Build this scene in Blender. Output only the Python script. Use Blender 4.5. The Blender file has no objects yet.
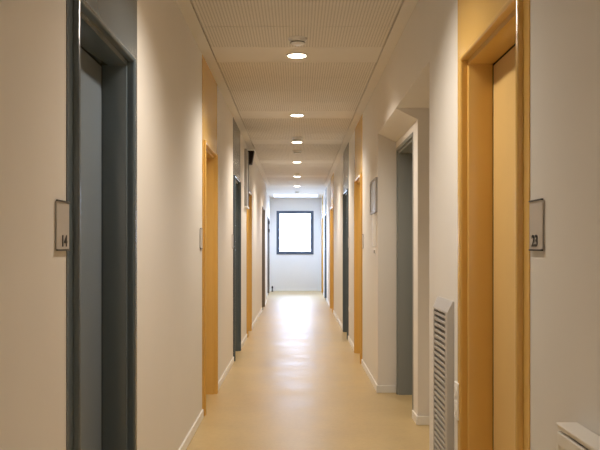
import bpy, bmesh, math, random
from mathutils import Vector, Matrix
random.seed(4)
C = bpy.context.scene.collection
PI = math.pi

# ------------------------------------------------------------------ dimensions (metres)
W = 0.72            # half width of the corridor
H = 2.775           # ceiling height
EYE = 1.31
Y_BACK, Y_JOG, Y_END = -3.6, 18.9, 23.7
W_LOBBY = 0.80      # left wall of the end lobby
NICHE = (4.35, 5.83, 7.12)   # near edge, step, far edge of the recess in the right wall
NICHE_X = 0.88
SOFFIT = 2.324
FL = 0.018           # finished floor level

# ------------------------------------------------------------------ materials
def nodes(name):
    m = bpy.data.materials.new(name); m.use_nodes = True
    nt = m.node_tree
    return m, nt, nt.nodes['Principled BSDF']

def plain(name, col, rough=0.5, spec=0.5, metal=0.0, bump=0.0, bscale=200, mottle=0.0, mscale=3.0, coat=0.0):
    m, nt, b = nodes(name)
    b.inputs['Roughness'].default_value = rough
    b.inputs['Specular IOR Level'].default_value = spec
    b.inputs['Metallic'].default_value = metal
    b.inputs['Coat Weight'].default_value = coat
    tc = nt.nodes.new('ShaderNodeTexCoord')
    nz = nt.nodes.new('ShaderNodeTexNoise'); nz.inputs['Scale'].default_value = mscale; nz.inputs['Detail'].default_value = 5
    nt.links.new(tc.outputs['Object'], nz.inputs['Vector'])
    mx = nt.nodes.new('ShaderNodeMix'); mx.data_type = 'RGBA'
    k = 1 - mottle
    mx.inputs['A'].default_value = (col[0]*k, col[1]*k, col[2]*k, 1)
    mx.inputs['B'].default_value = (min(1, col[0]*(1+mottle)), min(1, col[1]*(1+mottle)), min(1, col[2]*(1+mottle)), 1)
    nt.links.new(nz.outputs['Fac'], mx.inputs['Factor'])
    nt.links.new(mx.outputs['Result'], b.inputs['Base Color'])
    if bump:
        n2 = nt.nodes.new('ShaderNodeTexNoise'); n2.inputs['Scale'].default_value = bscale; n2.inputs['Detail'].default_value = 3
        nt.links.new(tc.outputs['Object'], n2.inputs['Vector'])
        bp = nt.nodes.new('ShaderNodeBump'); bp.inputs['Strength'].default_value = bump; bp.inputs['Distance'].default_value = 0.002
        nt.links.new(n2.outputs['Fac'], bp.inputs['Height'])
        nt.links.new(bp.outputs['Normal'], b.inputs['Normal'])
    return m

def emit(name, col, strength):
    m, nt, b = nodes(name)
    b.inputs['Base Color'].default_value = (0.8, 0.8, 0.8, 1)
    b.inputs['Emission Color'].default_value = (*col, 1)
    b.inputs['Emission Strength'].default_value = strength
    return m

M_wall = plain('painted plaster', (0.80, 0.765, 0.715), 0.62, 0.3, bump=0.15, bscale=260, mottle=0.02)
M_end = plain('painted plaster cool', (0.80, 0.785, 0.76), 0.62, 0.3, bump=0.12, bscale=260, mottle=0.02)
M_ceil = plain('ceiling board', (0.80, 0.765, 0.71), 0.75, 0.2, bump=0.08, mottle=0.02)
M_gap = plain('shadow gap board', (0.42, 0.39, 0.35), 0.9, 0.1)
M_base = plain('white skirting paint', (0.85, 0.83, 0.79), 0.35, 0.5)
M_yel = plain('ochre enamel', (0.75, 0.46, 0.125), 0.22, 0.5, mottle=0.03, mscale=6)
M_yleaf = plain('ochre laminate', (0.72, 0.48, 0.18), 0.40, 0.5, mottle=0.03, mscale=8)
M_blu = plain('slate enamel', (0.095, 0.125, 0.148), 0.21, 0.5, mottle=0.04, mscale=6)
M_bleaf = plain('slate laminate', (0.155, 0.188, 0.22), 0.38, 0.5, mottle=0.04, mscale=8)
M_gry = plain('mid grey enamel', (0.23, 0.245, 0.235), 0.35, 0.5, mottle=0.03, mscale=6)
M_brn = plain('taupe enamel', (0.19, 0.165, 0.145), 0.38, 0.5, mottle=0.03)
M_seal = plain('black rubber', (0.012, 0.011, 0.010), 0.7, 0.2)
M_steel = plain('brushed steel', (0.55, 0.54, 0.52), 0.32, 0.5, metal=1.0)
M_dark = plain('dark anodised', (0.045, 0.042, 0.04), 0.45, 0.4)
M_brown = plain('dark brown plastic', (0.022, 0.012, 0.009), 0.5, 0.3)
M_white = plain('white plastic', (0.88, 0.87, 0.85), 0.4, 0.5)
M_rad = plain('white radiator enamel', (0.82, 0.79, 0.74), 0.28, 0.5)
M_vent = plain('grey powder coat', (0.47, 0.44, 0.40), 0.48, 0.4)
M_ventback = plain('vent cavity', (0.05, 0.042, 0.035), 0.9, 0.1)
M_plate = plain('frosted sign plate', (0.52, 0.475, 0.43), 0.30, 0.5)
M_ink = plain('number ink', (0.022, 0.015, 0.010), 0.5, 0.3)
M_alu = plain('satin aluminium', (0.42, 0.41, 0.40), 0.42, 0.5, metal=0.8)
M_paper = plain('plan paper', (0.52, 0.54, 0.56), 0.25, 0.5, mottle=0.12, mscale=14)
M_win = plain('slate window frame', (0.085, 0.105, 0.145), 0.4, 0.5)
M_lamp = emit('lamp diffuser', (1.0, 0.84, 0.64), 14.0)

def perforated():
    m, nt, b = nodes('perforated acoustic board')
    b.inputs['Roughness'].default_value = 0.8; b.inputs['Specular IOR Level'].default_value = 0.15
    tc = nt.nodes.new('ShaderNodeTexCoord')
    mp = nt.nodes.new('ShaderNodeVectorMath'); mp.operation = 'SCALE'; mp.inputs['Scale'].default_value = 1/0.0205
    fr = nt.nodes.new('ShaderNodeVectorMath'); fr.operation = 'FRACTION'
    sb = nt.nodes.new('ShaderNodeVectorMath'); sb.operation = 'SUBTRACT'; sb.inputs[1].default_value = (0.5, 0.5, 0)
    ml = nt.nodes.new('ShaderNodeVectorMath'); ml.operation = 'MULTIPLY'; ml.inputs[1].default_value = (1, 1, 0)
    ln = nt.nodes.new('ShaderNodeVectorMath'); ln.operation = 'LENGTH'
    lt = nt.nodes.new('ShaderNodeMath'); lt.operation = 'LESS_THAN'; lt.inputs[1].default_value = 0.24
    mx = nt.nodes.new('ShaderNodeMix'); mx.data_type = 'RGBA'
    mx.inputs['A'].default_value = (0.79, 0.75, 0.69, 1); mx.inputs['B'].default_value = (0.44, 0.41, 0.37, 1)
    L = nt.links
    L.new(tc.outputs['Object'], mp.inputs[0]); L.new(mp.outputs[0], fr.inputs[0]); L.new(fr.outputs[0], sb.inputs[0])
    L.new(sb.outputs[0], ml.inputs[0]); L.new(ml.outputs[0], ln.inputs[0]); L.new(ln.outputs['Value'], lt.inputs[0])
    L.new(lt.outputs[0], mx.inputs['Factor']); L.new(mx.outputs['Result'], b.inputs['Base Color'])
    return m
M_perf = perforated()

def floor_mat():
    m, nt, b = nodes('ochre linoleum')
    tc = nt.nodes.new('ShaderNodeTexCoord')
    n1 = nt.nodes.new('ShaderNodeTexNoise'); n1.inputs['Scale'].default_value = 2.2; n1.inputs['Detail'].default_value = 6
    n2 = nt.nodes.new('ShaderNodeTexNoise'); n2.inputs['Scale'].default_value = 38; n2.inputs['Detail'].default_value = 4
    L = nt.links
    L.new(tc.outputs['Object'], n1.inputs['Vector']); L.new(tc.outputs['Object'], n2.inputs['Vector'])
    ad = nt.nodes.new('ShaderNodeMath'); ad.operation = 'MULTIPLY_ADD'; ad.inputs[1].default_value = 0.45
    L.new(n2.outputs['Fac'], ad.inputs[0]); L.new(n1.outputs['Fac'], ad.inputs[2])
    cr = nt.nodes.new('ShaderNodeValToRGB')
    cr.color_ramp.elements[0].position = 0.50; cr.color_ramp.elements[0].color = (0.50, 0.36, 0.165, 1)
    cr.color_ramp.elements[1].position = 0.95; cr.color_ramp.elements[1].color = (0.60, 0.445, 0.215, 1)
    L.new(ad.outputs[0], cr.inputs['Fac']); L.new(cr.outputs['Color'], b.inputs['Base Color'])
    mr = nt.nodes.new('ShaderNodeMapRange'); mr.inputs['To Min'].default_value = 0.27; mr.inputs['To Max'].default_value = 0.47
    L.new(n1.outputs['Fac'], mr.inputs['Value']); L.new(mr.outputs['Result'], b.inputs['Roughness'])
    b.inputs['Specular IOR Level'].default_value = 0.5
    bp = nt.nodes.new('ShaderNodeBump'); bp.inputs['Strength'].default_value = 0.05; bp.inputs['Distance'].default_value = 0.002
    L.new(n2.outputs['Fac'], bp.inputs['Height']); L.new(bp.outputs['Normal'], b.inputs['Normal'])
    return m
M_floor = floor_mat()

def glass_mat():
    m = bpy.data.materials.new('window glass'); m.use_nodes = True
    nt = m.node_tree; nt.nodes.clear()
    o = nt.nodes.new('ShaderNodeOutputMaterial'); mx = nt.nodes.new('ShaderNodeMixShader')
    t = nt.nodes.new('ShaderNodeBsdfTransparent'); g = nt.nodes.new('ShaderNodeBsdfGlossy'); g.inputs['Roughness'].default_value = 0.03
    t.inputs['Color'].default_value = (0.94, 0.97, 0.98, 1)
    fr = nt.nodes.new('ShaderNodeFresnel'); fr.inputs['IOR'].default_value = 1.45
    nt.links.new(fr.outputs[0], mx.inputs[0]); nt.links.new(t.outputs[0], mx.inputs[1]); nt.links.new(g.outputs[0], mx.inputs[2])
    nt.links.new(mx.outputs[0], o.inputs['Surface'])
    return m
M_glass = glass_mat()

# ------------------------------------------------------------------ mesh helpers (world coordinates in, local mesh out)
class MB:
    def __init__(self): self.bm = bmesh.new()
    def box(self, a, b, bevel=0.0, seg=2):
        lo = [min(p, q) for p, q in zip(a, b)]; hi = [max(p, q) for p, q in zip(a, b)]
        r = bmesh.ops.create_cube(self.bm, size=1.0)
        for v in r['verts']:
            v.co = Vector([lo[i] + (v.co[i]+0.5)*(hi[i]-lo[i]) for i in range(3)])
        if bevel:
            es = list({e for v in r['verts'] for e in v.link_edges})
            bmesh.ops.bevel(self.bm, geom=es, offset=bevel, segments=seg, profile=0.5, affect='EDGES')
        return self
    def prism(self, pts, off):
        vs = [self.bm.verts.new(p) for p in pts]
        f = self.bm.faces.new(vs)
        r = bmesh.ops.extrude_face_region(self.bm, geom=[f])
        nv = [g for g in r['geom'] if isinstance(g, bmesh.types.BMVert)]
        bmesh.ops.translate(self.bm, verts=nv, vec=Vector(off))
        bmesh.ops.recalc_face_normals(self.bm, faces=self.bm.faces[:])
        return vs, nv
    def lathe(self, prof, centre, axis='Z', n=40):
        """prof: list of (radius, height); height measured along the axis from centre"""
        rings = []
        for r, h in prof:
            ring = []
            for i in range(n):
                a = 2*PI*i/n
                if axis == 'Z': p = (centre[0]+r*math.cos(a), centre[1]+r*math.sin(a), centre[2]+h)
                else: p = (centre[0]+h, centre[1]+r*math.cos(a), centre[2]+r*math.sin(a))
                ring.append(self.bm.verts.new(p))
            rings.append(ring)
        for A, B in zip(rings, rings[1:]):
            for i in range(n):
                self.bm.faces.new((A[i], A[(i+1) % n], B[(i+1) % n], B[i]))
        self.bm.faces.new(rings[0]); self.bm.faces.new(rings[-1])
        bmesh.ops.recalc_face_normals(self.bm, faces=self.bm.faces[:])
        return self
    def build(self, name, mat, parent=None, smooth=False, kind=None):
        off = Vector((0, 0, 0)); p = parent
        while p is not None:
            off += p.location; p = p.parent
        bmesh.ops.translate(self.bm, verts=self.bm.verts[:], vec=-off)
        me = bpy.data.meshes.new(name); self.bm.to_mesh(me); self.bm.free()
        if smooth:
            for f in me.polygons: f.use_smooth = True
            try: me.set_sharp_from_angle(angle=math.radians(40))
            except Exception: pass
        o = bpy.data.objects.new(name, me); C.objects.link(o); o.data.materials.append(mat)
        o.parent = parent
        if kind: o['kind'] = kind
        return o

def tag(o, label, cat, group=None, kind=None):
    o['label'] = label; o['category'] = cat
    if group: o['group'] = group
    if kind: o['kind'] = kind
    return o

def empty(name, loc):
    e = bpy.data.objects.new(name, None); e.location = loc; e.empty_display_size = 0.1
    C.objects.link(e); return e

def dup(root, loc):
    r = root.copy(); C.objects.link(r); r.location = loc
    for ch in root.children:
        c = ch.copy(); C.objects.link(c); c.parent = r
        for g in ch.children:
            d = g.copy(); C.objects.link(d); d.parent = c
    return r

# ------------------------------------------------------------------ doors
A_NEAR, B_FAR, DH = 0.095, 0.135, 2.112
DOORS_L = [(2.496, 3.588, 'blue'), (6.07, 7.19, 'yel'), (9.0, 10.12, 'blue'), (11.4, 12.52, 'yelplain'), (16.4, 17.55, 'brn')]
DOORS_LL = [(21.6, 22.72, 'brn')]
DOORS_R = [(2.47, 3.572, 'yel'), (8.8, 9.92, 'yel'), (11.15, 12.36, 'blue'), (15.7, 17.1, 'yel'), (19.4, 20.52, 'blue'), (21.9, 23.02, 'yel')]
PAL = {'blue': (M_blu, M_bleaf), 'yel': (M_yel, M_yleaf), 'yelplain': (M_yel, M_yleaf), 'brn': (M_brn, M_brn), 'grey': (M_gry, M_gry)}
door_no = [0]

def u_shape(mb, x0, x1, y0, y1, ztop, a, b, head, z0=FL):
    """an inverted U with its opening y0+a .. y1-b below 'head'; face at x0, back at x1"""
    pts = [(y0, z0), (y0, ztop), (y1, ztop), (y1, z0), (y1-b, z0), (y1-b, head), (y0+a, head), (y0+a, z0)]
    vs, nv = mb.prism([(x0, y, z) for y, z in pts], (x1-x0, 0, 0))
    return vs

def door(s, X, y0, y1, pal, label, top=H, a=A_NEAR, b=B_FAR, head=DH, depth=0.116, proud=0.003, handle_near=True, bead=0.022):
    door_no[0] += 1
    fm, lm = PAL[pal]
    if pal in ('yelplain', 'brn'): top = head + 0.05
    root = empty('door_%d' % door_no[0], (s*X, (y0+y1)/2, FL))
    root['kind'] = 'structure'; tag(root, label, 'door')
    # flat surround lying on the wall
    mb = MB()
    u_shape(mb, s*(X-proud), s*(X+0.012), y0, y1, top, a-0.002, b-0.002, head+0.002)
    mb.build('door_surround', fm, root)
    # rounded bead that stands out round the opening
    bw, bp = 0.024, bead
    mb = MB()
    vs = u_shape(mb, s*(X-bp), s*(X+0.012), y0+a-bw, y1-b+bw, head+bw, bw, bw, head)
    fr = set(vs)
    es = [e for e in mb.bm.edges if e.verts[0] in fr and e.verts[1] in fr]
    bmesh.ops.bevel(mb.bm, geom=es, offset=min(0.0115, bead*0.7), segments=5, profile=0.5, affect='EDGES')
    mb.build('door_bead', fm, root, smooth=True)
    # stepped inner frame
    st = 0.020
    mb = MB()
    vs = u_shape(mb, s*(X+0.012), s*(X+depth), y0+0.005, y1-0.005, min(top, head+0.08)-0.002, a+st-0.005, b+st-0.005, head-st)
    fr = set(vs[4:8])
    es = [e for e in mb.bm.edges if e.verts[0] in fr and e.verts[1] in fr]
    bmesh.ops.bevel(mb.bm, geom=es, offset=0.004, segments=2, profile=0.5, affect='EDGES')
    mb.build('door_frame', fm, root, smooth=True)
    oy0, oy1, oz = y0+a+st, y1-b-st, head-st
    # dark seal seen in the gap
    mb = MB(); u_shape(mb, s*(X+depth+0.006), s*(X+depth+0.05), oy0-0.03, oy1+0.03, oz+0.03, 0.03+0.012, 0.03+0.012, oz-0.012)
    mb.build('door_seal', M_seal, root)
    leaf = MB().box((s*(X+depth+0.001), oy0+0.007, FL+0.006), (s*(X+depth+0.047), oy1-0.007, oz-0.007), 0.0015).build('door_leaf', lm, root)
    # lever handle on the near side of the leaf
    hy = oy0+0.065 if handle_near else oy1-0.065
    d = 1 if handle_near else -1
    xf = X+depth+0.001
    h = MB().box((s*(xf-0.006), hy-0.02, 0.98), (s*xf, hy+0.02, 1.14), 0.002)
    h.lathe([(0.009, 0), (0.009, -s*0.05)], (s*(xf-0.004), hy, 1.06), 'X', 16)
    h.box((s*(xf-0.062), hy-0.010, 1.05), (s*(xf-0.046), hy+d*0.115, 1.07), 0.005)
    h.build('door_handle', M_steel, leaf)
    return root, (oy0, oy1, oz)

LAB_L = ['slate grey door with full height surround beside sign 14, nearest on the left',
         'ochre yellow door with tall yellow panel above, second on the left',
         'slate grey door with tall grey panel above, third on the left',
         'ochre yellow door on the left behind the tall grey wall panel',
         'taupe framed door far down the left wall before the bright end']
LAB_R = ['ochre yellow door with wide surround beside sign 23, nearest on the right',
         'ochre yellow door with tall yellow panel just beyond the framed plan',
         'slate grey door with grey panel, between two yellow doors on the right',
         'small looking ochre yellow door further down the right wall past the slate one',
         'distant slate grey door close to the end window on the right',
         'farthest pale yellow door at the right corner of the end wall']
for (y0, y1, p), l in zip(DOORS_L, LAB_L): door(-1, W, y0, y1, p, l)
rd6, _ = door(-1, W_LOBBY, *DOORS_LL[0][:2], 'brn', 'farthest taupe door at the left corner beside the end window', depth=0.05, handle_near=True)
for (y0, y1, p), l in zip(DOORS_R, LAB_R): door(1, W, y0, y1, p, l)
NY0, NY1, NHEAD = 6.08, 7.03, 2.155
door(1, NICHE_X, NY0-0.03, NY1+0.03, 'grey', 'mid grey door set in the white wall recess on the right', top=NHEAD+0.03, a=0.03, b=0.03, head=NHEAD, depth=0.14, bead=0.005)
# hinges that stand out on the farthest left door
for z in (1.72, 1.94):
    MB().box((-(W_LOBBY-0.06), 21.68, z), (-(W_LOBBY-0.014), 21.74, z+0.09), 0.006).build('door_hinge', M_dark, rd6)

# ------------------------------------------------------------------ shell
def gaps(y0, y1, doors):
    out = []; y = y0
    for d in sorted(doors):
        out.append((y, d[0])); y = d[1]
    out.append((y, y1)); return out

MB().box((-1.3, Y_BACK-0.2, -0.12), (1.8, Y_END+0.4, FL)).build('floor', M_floor, kind='structure')

# left wall: solid pieces between the floor to ceiling door sets, closed behind
mb = MB()
for a, b in gaps(Y_BACK, Y_JOG, DOORS_L): mb.box((-W, a, 0), (-0.96, b, H))
for y0, y1, p in DOORS_L:
    if p in ('yelplain', 'brn'): mb.box((-W, y0, DH+0.05), (-0.96, y1, H))
mb.box((-0.96, Y_BACK, 0), (-1.06, Y_JOG, H))
mb.build('wall_left', M_wall, kind='structure')
# left wall of the end lobby with an added side window for extra daylight
WY0, WY1, WZ0, WZ1 = 19.5, 20.9, 0.55, 1.95
mb = MB()
mb.box((-W_LOBBY, Y_JOG, 0), (-1.06, WY0, H)); mb.box((-W_LOBBY, WY1, 0), (-1.06, 21.6, H))
mb.box((-W_LOBBY, WY0, 0), (-1.06, WY1, WZ0)); mb.box((-W_LOBBY, WY0, WZ1), (-1.06, WY1, H))
mb.box((-W_LOBBY, 22.72, 0), (-1.06, Y_END, H)); mb.box((-W_LOBBY, 21.6, DH+0.05), (-1.06, 22.72, H))
mb.box((-0.96, 21.6, 0), (-1.06, 22.72, DH+0.05))
mb.build('wall_lobby_left', M_end, kind='structure')

# right wall with the stepped recess
mb = MB()
XB = 1.5
nn, ns, nf = NICHE
g = gaps(Y_BACK, Y_END, DOORS_R)
for i, (a, b) in enumerate(g):
    if i == 1:
        mb.box((W, a, 0), (XB, nn, H)); mb.box((W, nf, 0), (XB, b, H))
        mb.box((W, nn, SOFFIT), (XB, nf, H))                                  # lintel over the recess
        mb.box((NICHE_X, ns, 0), (XB, NY0-0.03, SOFFIT))                      # pier between step and door
        mb.box((NICHE_X, NY0-0.03, NHEAD+0.03), (XB, nf, SOFFIT))             # over the recessed door
        mb.box((1.09, NY0-0.03, 0), (XB, nf, NHEAD+0.03))
        mb.prism([(W, ns, SOFFIT), (NICHE_X, ns, SOFFIT), (NICHE_X, ns, SOFFIT-0.08)], (0, nf-ns, 0))
    else:
        mb.box((W, a, 0), (XB, b, H))
for y0, y1, p in DOORS_R: mb.box((0.96, y0, 0), (XB, y1, H))
mb.box((XB, Y_BACK, 0), (XB+0.1, Y_END, H))
mb.build('wall_right', M_wall, kind='structure')

MB().box((-1.06, Y_BACK-0.15, 0), (1.6, Y_BACK, H)).build('wall_back', M_wall, kind='structure')
# end wall around the window
EX0, EX1, EZ0, EZ1 = -0.607, 0.492, 1.105, 2.395
mb = MB()
mb.box((-1.06, Y_END, 0), (EX0, Y_END+0.25, H)); mb.box((EX1, Y_END, 0), (1.6, Y_END+0.25, H))
mb.box((EX0, Y_END, 0), (EX1, Y_END+0.25, EZ0)); mb.box((EX0, Y_END, EZ1), (EX1, Y_END+0.25, H))
mb.build('wall_end', M_end, kind='structure')

w = empty('window_1', ((EX0+EX1)/2, Y_END, EZ0)); w['kind'] = 'structure'; tag(w, 'square dark framed window glowing white in the end wall', 'window')
fw = 0.092
mb = MB(); yf0, yf1 = Y_END-0.012, Y_END+0.07
mb.box((EX0, yf0, EZ0), (EX0+fw, yf1, EZ1), 0.004); mb.box((EX1-fw, yf0, EZ0), (EX1, yf1, EZ1), 0.004)
mb.box((EX0+fw, yf0, EZ1-fw), (EX1-fw, yf1, EZ1), 0.004); mb.box((EX0+fw, yf0, EZ0), (EX1-fw, yf1, EZ0+fw), 0.004)
fo = mb.build('window_frame', M_win, w)
MB().box((EX0+fw, Y_END+0.03, EZ0+fw), (EX1-fw, Y_END+0.036, EZ1-fw)).build('window_pane', M_glass, w)

# roof light and unseen side window, both added to brighten the end lobby
SX0, SX1, SY0, SY1, SZ = -0.66, 0.60, 22.0, 23.42, H+0.32
w = empty('added_side_window', (-W_LOBBY, (WY0+WY1)/2, WZ0)); w['kind'] = 'structure'; tag(w, 'unseen side window added to light the end lobby, hidden behind the left wall corner', 'window')
mb = MB(); xo, xi = -1.0, -0.90
mb.box((xo, WY0, WZ0), (xi, WY0+0.06, WZ1)); mb.box((xo, WY1-0.06, WZ0), (xi, WY1, WZ1))
mb.box((xo, WY0+0.06, WZ1-0.06), (xi, WY1-0.06, WZ1)); mb.box((xo, WY0+0.06, WZ0), (xi, WY1-0.06, WZ0+0.06))
mb.build('window_frame', M_win, w)
MB().box((-0.955, WY0+0.06, WZ0+0.06), (-0.949, WY1-0.06, WZ1-0.06)).build('window_pane', M_glass, w)
w = empty('added_roof_light', ((SX0+SX1)/2, (SY0+SY1)/2, H)); w['kind'] = 'structure'; tag(w, 'roof light added in the ceiling to brighten the end lobby', 'window')
mb = MB()
mb.box((SX0-0.05, SY0-0.05, H), (SX0, SY1+0.05, SZ)); mb.box((SX1, SY0-0.05, H), (SX1+0.05, SY1+0.05, SZ))
mb.box((SX0, SY0-0.05, H), (SX1, SY0, SZ)); mb.box((SX0, SY1, H), (SX1, SY1+0.05, SZ))
mb.build('window_frame', M_end, w)
MB().box((SX0, SY0, SZ-0.03), (SX1, SY1, SZ-0.022)).build('window_pane', M_glass, w)

# ceiling: backing board, plaster margins, plain strips at the lamps and perforated boards between them
LAMPS = [-3.1, -0.75, 3.42, 6.09, 8.84, 11.1, 13.7, 16.45, 19.05]  # first two are unseen, placed to suit the brightness of the nearest walls
GX = 0.63
mb = MB(); mb.box((-1.3, Y_BACK-0.2, H+0.016), (1.8, SY0-0.05, H+0.15)); mb.box((-1.3, SY1+0.05, H+0.016), (1.8, Y_END+0.4, H+0.15))
mb.box((-1.3, SY0-0.05, H+0.016), (SX0-0.05, SY1+0.05, H+0.15)); mb.box((SX1+0.05, SY0-0.05, H+0.016), (1.8, SY1+0.05, H+0.15))
ceil = mb.build('ceiling', M_gap, kind='structure')
mb = MB(); mb.box((-1.06, Y_BACK, H), (-GX-0.006, Y_JOG, H+0.016)); mb.box((GX+0.006, Y_BACK, H), (1.6, Y_JOG, H+0.016))
mb.box((-1.06, Y_JOG, H), (1.6, SY0-0.05, H+0.016)); mb.box((-1.06, SY1+0.05, H), (1.6, Y_END+0.25, H+0.016))
mb.box((-1.06, SY0-0.05, H), (SX0-0.05, SY1+0.05, H+0.016)); mb.box((SX1+0.05, SY0-0.05, H), (1.6, SY1+0.05, H+0.016))
mb.build('ceiling_margin', M_ceil, ceil)
edges = [Y_BACK]
for y in LAMPS[:-1]:
    y0, y1 = y-0.24, y+0.24
    MB().box((-GX, y0+0.002, H), (GX, y1-0.002, H+0.016)).build('plain_panel', M_ceil, ceil)
    edges += [y0, y1]
edges.append(Y_JOG)
for a, b in zip(edges[0::2], edges[1::2]):
    n = max(1, round((b-a)/0.56)); st = (b-a)/n
    for k in range(n):
        mbp = MB(); y0, y1 = a+k*st+0.0025, a+(k+1)*st-0.0025
        mbp.box((-GX, y0, H), (GX, y1, H+0.016))
        mbp.build('perforated_panel', M_perf, ceil)

# skirting boards
SB, ST = 0.066, 0.012
def skirt(name, runs):
    mb = MB()
    for a, b in runs: mb.box((*a, FL+0.0005), (*b, FL+SB), 0.003, 1)
    return mb.build(name, M_base, kind='structure')
runs = [((-W, a), (-W+ST, b)) for a, b in gaps(Y_BACK, Y_JOG, DOORS_L)]
runs += [((-W_LOBBY, Y_JOG), (-W_LOBBY+ST, 21.6)), ((-W_LOBBY, 22.72), (-W_LOBBY+ST, Y_END))]
skirt('baseboard_left', runs)
runs = []
for i, (a, b) in enumerate(g):
    if i == 1:
        runs += [((W, a), (W-ST, nn)), ((W-ST, nf-ST), (NICHE_X, nf)), ((W, nf), (W-ST, b)),
                 ((NICHE_X-ST, ns-ST), (NICHE_X, NY0-0.03)), ((NICHE_X, ns-ST), (XB, ns))]
    else: runs.append(((W, a), (W-ST, b)))
skirt('baseboard_right', runs)
skirt('baseboard_end', [((-W_LOBBY+ST, Y_END-ST), (W-ST, Y_END))])

# ------------------------------------------------------------------ downlights
def light_data(name, energy):
    L = bpy.data.lights.new(name, 'SPOT'); L.energy = energy; L.color = (1.0, 0.90, 0.78)
    L.spot_size = math.radians(142); L.spot_blend = 0.85; L.shadow_soft_size = 0.07
    return L
SPOT = light_data('downlight', 110)
d0 = empty('downlight', (0, LAMPS[0], H))
MB().lathe([(0.086, 0), (0.086, -0.004), (0.080, -0.008), (0.070, -0.008), (0.068, -0.003)], d0.location, n=48).build('trim_ring', M_white, d0, smooth=True)
MB().lathe([(0.067, -0.003), (0.066, -0.009), (0.05, -0.0105), (0.015, -0.0115)], d0.location, n=48).build('diffuser', M_lamp, d0, smooth=True)
sp = bpy.data.objects.new('lamp', SPOT); C.objects.link(sp); sp.parent = d0; sp.location = (0, 0, -0.035)
LL = {1: 'unseen round downlight a little way behind the camera, placed to brighten the nearest walls', 3: 'round downlight nearest the camera, glowing in a plain ceiling strip', 4: 'second round downlight along the ceiling, glowing white',
      5: 'third round downlight, close behind a small ceiling detector', 6: 'fourth round downlight along the corridor ceiling',
      7: 'fifth round downlight, partly hidden by a detector hanging in front', 8: 'farthest round downlight, near the end window wall'}
for i, y in enumerate(LAMPS):
    o = d0 if i == 0 else dup(d0, (0, y, H))
    tag(o, LL.get(i, 'round downlight just above the top of the picture, over the nearest doors'), 'ceiling light', 'round downlights along the corridor ceiling')
tag(d0, 'unseen round downlight far behind the camera, placed for the brightness of the nearest walls', 'ceiling light', 'round downlights along the corridor ceiling')

# ------------------------------------------------------------------ ceiling detectors
s0 = empty('smoke_detector', (0.005, 5.60, H))
MB().lathe([(0.066, 0), (0.066, -0.012), (0.062, -0.018)], s0.location, n=40).build('base_plate', M_white, s0, smooth=True)
MB().lathe([(0.052, -0.018), (0.052, -0.030), (0.046, -0.040), (0.028, -0.047), (0.010, -0.049)], s0.location, n=40).build('sensor_head', M_white, s0, smooth=True)
mbs = MB().lathe([(0.046, -0.0305), (0.0535, -0.031), (0.0535, -0.034), (0.046, -0.0345)], s0.location, n=40)
mbs.build('vent_slot', M_dark, s0, smooth=True)
SL = ['round white smoke detector just in front of the nearest downlight', 'smoke detector in front of the third downlight',
      'small smoke detector midway between the third and fourth downlights', 'smoke detector between the two farthest downlights',
      'last tiny detector on the ceiling before the end wall']
for i, y in enumerate([5.60, 10.65, 12.1, 15.95, 20.9]):
    o = s0 if i == 0 else dup(s0, (0.003, y, H))
    tag(o, SL[i], 'smoke detector', 'detectors on the corridor ceiling')

# ------------------------------------------------------------------ door number signs
def text_mesh(txt, size):
    cu = bpy.data.curves.new('t', 'FONT'); cu.body = txt; cu.size = size; cu.align_x = 'CENTER'; cu.extrude = 0.0006; cu.offset = size*0.022
    o = bpy.data.objects.new('t', cu); C.objects.link(o)
    bpy.context.view_layer.update()
    me = bpy.data.meshes.new_from_object(o.evaluated_get(bpy.context.evaluated_depsgraph_get()))
    bpy.data.objects.remove(o)
    return me

def sign(s, X, y, z, label, txt=None):
    """plate 0.128 wide and 0.153 high; y is its middle, z its lower edge"""
    w2, hh, t = 0.064, 0.153, 0.0065
    r = empty('door_sign', (s*X, y, z)); tag(r, label, 'sign', 'number signs beside the doors')
    MB().box((s*(X-0.0035), y-w2, z+0.004), (s*(X-t), y+w2, z+hh-0.004), 0.001, 1).build('sign_plate', M_plate, r)
    for zz in (z, z+hh-0.0045):
        MB().box((s*(X-0.0035), y-w2, zz), (s*(X-t-0.003), y+w2, zz+0.0045)).build('holder_rail', M_dark, r)
    MB().box((s*X, y+w2-0.004, z+0.0045), (s*(X-0.0035), y-w2+0.004, z+hh-0.0045)).build('mounting_plate', M_alu, r)
    if txt:
        me = text_mesh(txt, 0.048); me.name = 'number'
        n = Vector((-s, 0, 0)); up = Vector((0, 0, 1)); right = Vector((0, -s, 0))
        M = Matrix((right, up, n)).transposed().to_4x4()
        loc = Vector((s*(X-t-0.0012), y+0.008, z+0.014)) - r.location
        S = Matrix.Diagonal((1.3, 1.0, 1.0, 1.0))
        me.transform(Matrix.Translation(loc) @ M @ S)
        o = bpy.data.objects.new('number', me); C.objects.link(o); me.materials.clear(); me.materials.append(M_ink); o.parent = r
        o['label'] = 'dark number %s' % txt
    return r
sign(-1, W, 2.442, 1.300, 'grey sign with dark number 14 beside the nearest slate door', '14')
sign(1, W, 2.391, 1.300, 'grey sign with dark number 23 beside the nearest yellow door', '23')
sign(-1, W, 5.975, 1.30, 'small sign plate beside the second door on the left, a yellow one')
sign(-1, W, 8.90, 1.30, 'small sign plate beside the third door on the left, a slate one')
sign(1, W, 8.70, 1.30, 'small sign plate beside the yellow door past the framed plan')
sign(1, W, 11.10, 1.30, 'small sign plate beside the slate door on the right')

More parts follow.
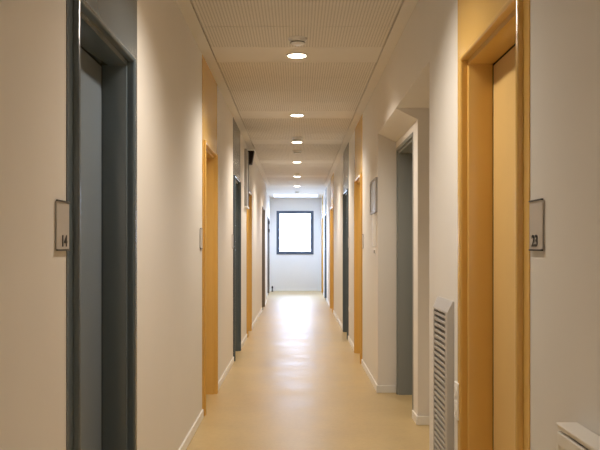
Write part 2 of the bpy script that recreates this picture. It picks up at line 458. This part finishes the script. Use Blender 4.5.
# ------------------------------------------------------------------ louvred vent on the right wall
VY0, VY1, VZ0, VZ1 = 3.665, 4.065, 0.10, 1.062
v = empty('ventilation_grille', (W, (VY0+VY1)/2, VZ0)); tag(v, 'tall grey louvred ventilation grille low on the right wall beside the yellow door', 'vent')
pr = 0.030; iy, iz = 0.012, 0.052
mb = MB(); bm = mb.bm
def ring(x, y0, y1, z0, z1): return [bm.verts.new(p) for p in ((x, y0, z0), (x, y1, z0), (x, y1, z1), (x, y0, z1))]
bar = 0.055
r0 = ring(W, VY0, VY1, VZ0, VZ1); r1 = ring(W-0.006, VY0, VY1, VZ0, VZ1)
r2 = ring(W-pr, VY0+iy, VY1-iy, VZ0+iz, VZ1-iz); r3 = ring(W-pr, VY0+iy+bar, VY1-iy-0.022, VZ0+iz+0.02, VZ1-iz-0.008)
r4 = ring(W-0.004, VY0+iy+bar, VY1-iy-0.022, VZ0+iz+0.02, VZ1-iz-0.008)
for A, B in ((r0, r1), (r1, r2), (r2, r3), (r3, r4)):
    for i in range(4): bm.faces.new((A[i], A[(i+1) % 4], B[(i+1) % 4], B[i]))
bmesh.ops.recalc_face_normals(bm, faces=bm.faces[:])
mb.build('grille_frame', M_vent, v)
LY0, LY1 = VY0+iy+bar, VY1-iy-0.022
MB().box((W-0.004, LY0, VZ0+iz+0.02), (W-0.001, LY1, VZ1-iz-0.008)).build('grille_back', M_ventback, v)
mb = MB(); z = VZ1-iz-0.008-0.013-0.0125
while z > VZ0+iz+0.025:
    mb.prism([(W-pr+0.002, LY0, z), (W-pr+0.002, LY0, z+0.0125), (W-0.006, LY0, z+0.0165), (W-0.006, LY0, z+0.006)], (0, LY1-LY0, 0))
    z -= 0.0287
mb.build('louvres', M_vent, v)

# ------------------------------------------------------------------ radiator
RY0, RY1, RZ0, RZ1, RX0, RX1 = 0.85, 2.048, 0.27, 0.863, 0.664, 0.7165
r = empty('radiator', (W, (RY0+RY1)/2, RZ0)); tag(r, 'white panel radiator on the right wall below sign 23', 'radiator')
mb = MB(); prof = []
y = RY0+0.01; n = 0
while y < RY1-0.02:                                      # pressed front with vertical flutes
    prof += [(RX0+0.005, y), (RX0+0.005, y+0.010), (RX0+0.0015, y+0.016), (RX0+0.0015, y+0.034)]
    y += 0.04
prof.append((RX0+0.005, min(y, RY1-0.004)))
pts = [(x, yy, RZ0) for x, yy in prof] + [(RX0+0.018, prof[-1][1], RZ0), (RX0+0.018, prof[0][1], RZ0)]
mb.prism(pts, (0, 0, RZ1-RZ0-0.055))
mb.box((RX0-0.001, RY0+0.012, RZ1-0.056), (RX0+0.014, RY1-0.006, RZ1-0.021), 0.004)
mb.build('front_panel', M_rad, r)
MB().box((RX1-0.012, RY0+0.01, RZ0), (RX1, RY1-0.006, RZ1-0.02), 0.003).build('rear_panel', M_rad, r)
mb = MB(); mb.box((RX0-0.002, RY0, RZ1-0.007), (RX1+0.002, RY1, RZ1), 0.003)
mb.box((RX0+0.001, RY0+0.006, RZ1-0.013), (RX0+0.004, RY1-0.004, RZ1-0.005))
mb.build('top_cover', M_rad, r)
MB().box((RX0+0.012, RY1-0.010, RZ0+0.02), (RX1, RY1-0.001, RZ1-0.03), 0.002).build('side_cover', M_rad, r)
MB().box((RX0+0.012, RY0+0.001, RZ0+0.02), (RX1, RY0+0.010, RZ1-0.03), 0.002).build('side_cover', M_rad, r)
for y in (RY0+0.2, RY1-0.2):
    MB().box((RX1-0.006, y-0.02, RZ0+0.05), (W, y+0.02, RZ1-0.08)).build('bracket', M_rad, r)

# ------------------------------------------------------------------ small wall things
# framed plan just past the recess
PY0, PY1, PZ0, PZ1 = 7.15, 7.72, 1.625, 1.94
p = empty('framed_plan', (W, (PY0+PY1)/2, PZ0)); tag(p, 'silver framed wall plan behind glass at the far corner of the white recess', 'picture frame')
mb = MB(); f = 0.022; x0, x1 = W-0.018, W
mb.box((x0, PY0, PZ0), (x1, PY0+f, PZ1), 0.002); mb.box((x0, PY1-f, PZ0), (x1, PY1, PZ1), 0.002)
mb.box((x0, PY0+f, PZ1-f), (x1, PY1-f, PZ1), 0.002); mb.box((x0, PY0+f, PZ0), (x1, PY1-f, PZ0+f), 0.002)
mb.build('frame', M_alu, p)
MB().box((W-0.010, PY0+f, PZ0+f), (W-0.002, PY1-f, PZ1-f)).build('plan_sheet', M_paper, p)
# white box standing in for a light streak, and the button at its foot
c = empty('light_streak_box', (W, 7.33, 1.315)); tag(c, 'slim white upright box in place of a bright light streak under the framed plan', 'light streak')
MB().box((W, 7.31, 1.315), (W-0.030, 7.36, 1.60), 0.003).build('streak_strip', M_white, c)
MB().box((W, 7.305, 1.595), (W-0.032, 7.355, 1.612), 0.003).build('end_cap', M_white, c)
b = empty('push_button', (W, 7.33, 1.245)); tag(b, 'small white push button on the wall below the slim light streak box', 'switch')
MB().box((W, 7.29, 1.245), (W-0.010, 7.37, 1.30), 0.003).build('button_plate', M_white, b)
MB().box((W-0.010, 7.31, 1.258), (W-0.016, 7.35, 1.287), 0.002).build('button', M_alu, b)

def socket(y, z, label, n=1):
    s = empty('power_socket', (W, y, z)); tag(s, label, 'power socket')
    for k in range(n):
        zz = z+0.082*k
        pl = MB().box((W, y-0.04, zz), (W-0.011, y+0.04, zz+0.08), 0.003).build('socket_plate', M_white, s)
        MB().lathe([(0.023, 0), (0.023, -0.003), (0.019, -0.003), (0.018, -0.0012)], (W-0.011, y, zz+0.04), 'X', 24).build('socket_face', M_base, pl, smooth=True)
    return s
socket(3.575, 0.545, 'white double power socket between the louvred grille and the near yellow door', 2)
socket(10.95, 0.43, 'small white power socket low on the wall beside the right slate door')

# tall grey wall panel and dark wedge box on the left wall near the ceiling
t = empty('wall_panel', (-W, 11.1, 1.86)); tag(t, 'tall narrow grey metal panel high on the left wall before a yellow door', 'wall panel')
MB().box((-W, 10.92, 1.875), (-W+0.034, 11.30, 2.66), 0.004).build('panel_body', M_alu, t)
MB().box((-W, 11.30, 1.875), (-W+0.040, 11.34, 2.66), 0.003).build('dark_edge', M_dark, t)
MB().box((-W, 10.90, 1.855), (-W+0.044, 11.36, 1.877), 0.003).build('end_cap', M_white, t)
k = empty('wedge_box', (-W, 11.47, 2.50)); tag(k, 'dark brown wedge shaped box with white top, high on left wall by ceiling', 'wall box')
mb = MB(); mb.prism([(-W, 11.40, 2.50), (-W+0.075, 11.40, 2.50), (-W+0.108, 11.40, 2.69), (-W, 11.40, 2.69)], (0, 0.16, 0)); mb.build('box_body', M_brown, k)
MB().box((-W, 11.385, 2.69), (-W+0.120, 11.575, 2.705), 0.003).build('top_flange', M_white, k)
# door stop by the end wall
ds = empty('door_stop', (-W_LOBBY+0.08, 23.35, FL)); tag(ds, 'small dark door stop on the floor in the far left corner', 'door stop')
MB().lathe([(0.026, 0.0), (0.026, 0.012), (0.018, 0.03), (0.018, 0.16), (0.012, 0.17)], ds.location, n=20).build('stop_post', M_dark, ds, smooth=True)
MB().lathe([(0.0185, 0.10), (0.024, 0.105), (0.024, 0.145), (0.0185, 0.15)], ds.location, n=20).build('rubber_ring', M_seal, ds, smooth=True)

# ------------------------------------------------------------------ daylight
wd = bpy.data.worlds.new('overcast'); bpy.context.scene.world = wd; wd.use_nodes = True
bg = wd.node_tree.nodes['Background']; bg.inputs['Color'].default_value = (0.61, 0.725, 1.0, 1); bg.inputs['Strength'].default_value = 20.0
def portal(name, loc, rot, sx, sy):
    L = bpy.data.lights.new(name, 'AREA'); L.shape = 'RECTANGLE'; L.size = sx; L.size_y = sy
    L.cycles.is_portal = True
    o = bpy.data.objects.new(name, L); C.objects.link(o); o.location = loc; o.rotation_euler = rot
portal('daylight_portal', ((EX0+EX1)/2, Y_END+0.12, (EZ0+EZ1)/2), (-PI/2, 0, 0), EX1-EX0, EZ1-EZ0)
portal('daylight_portal', ((SX0+SX1)/2, (SY0+SY1)/2, SZ+0.01), (0, 0, 0), SX1-SX0, SY1-SY0)
portal('daylight_portal', (-1.03, (WY0+WY1)/2, (WZ0+WZ1)/2), (0, -PI/2, 0), WZ1-WZ0, WY1-WY0)

# ------------------------------------------------------------------ camera
cam = bpy.data.cameras.new('camera'); co = bpy.data.objects.new('camera', cam); C.objects.link(co)
co.location = (0, 0, EYE); co.rotation_euler = (PI/2, 0, 0)
cam.sensor_width = 36; cam.lens = 36*800/600; cam.shift_x = 3/600; cam.shift_y = 22.5/600; cam.clip_start = 0.02
sc = bpy.context.scene; sc.camera = co
vs = sc.view_settings; vs.view_transform = 'Standard'; vs.look = 'None'; vs.gamma = 1; vs.use_curve_mapping = False; vs.exposure = 0.0
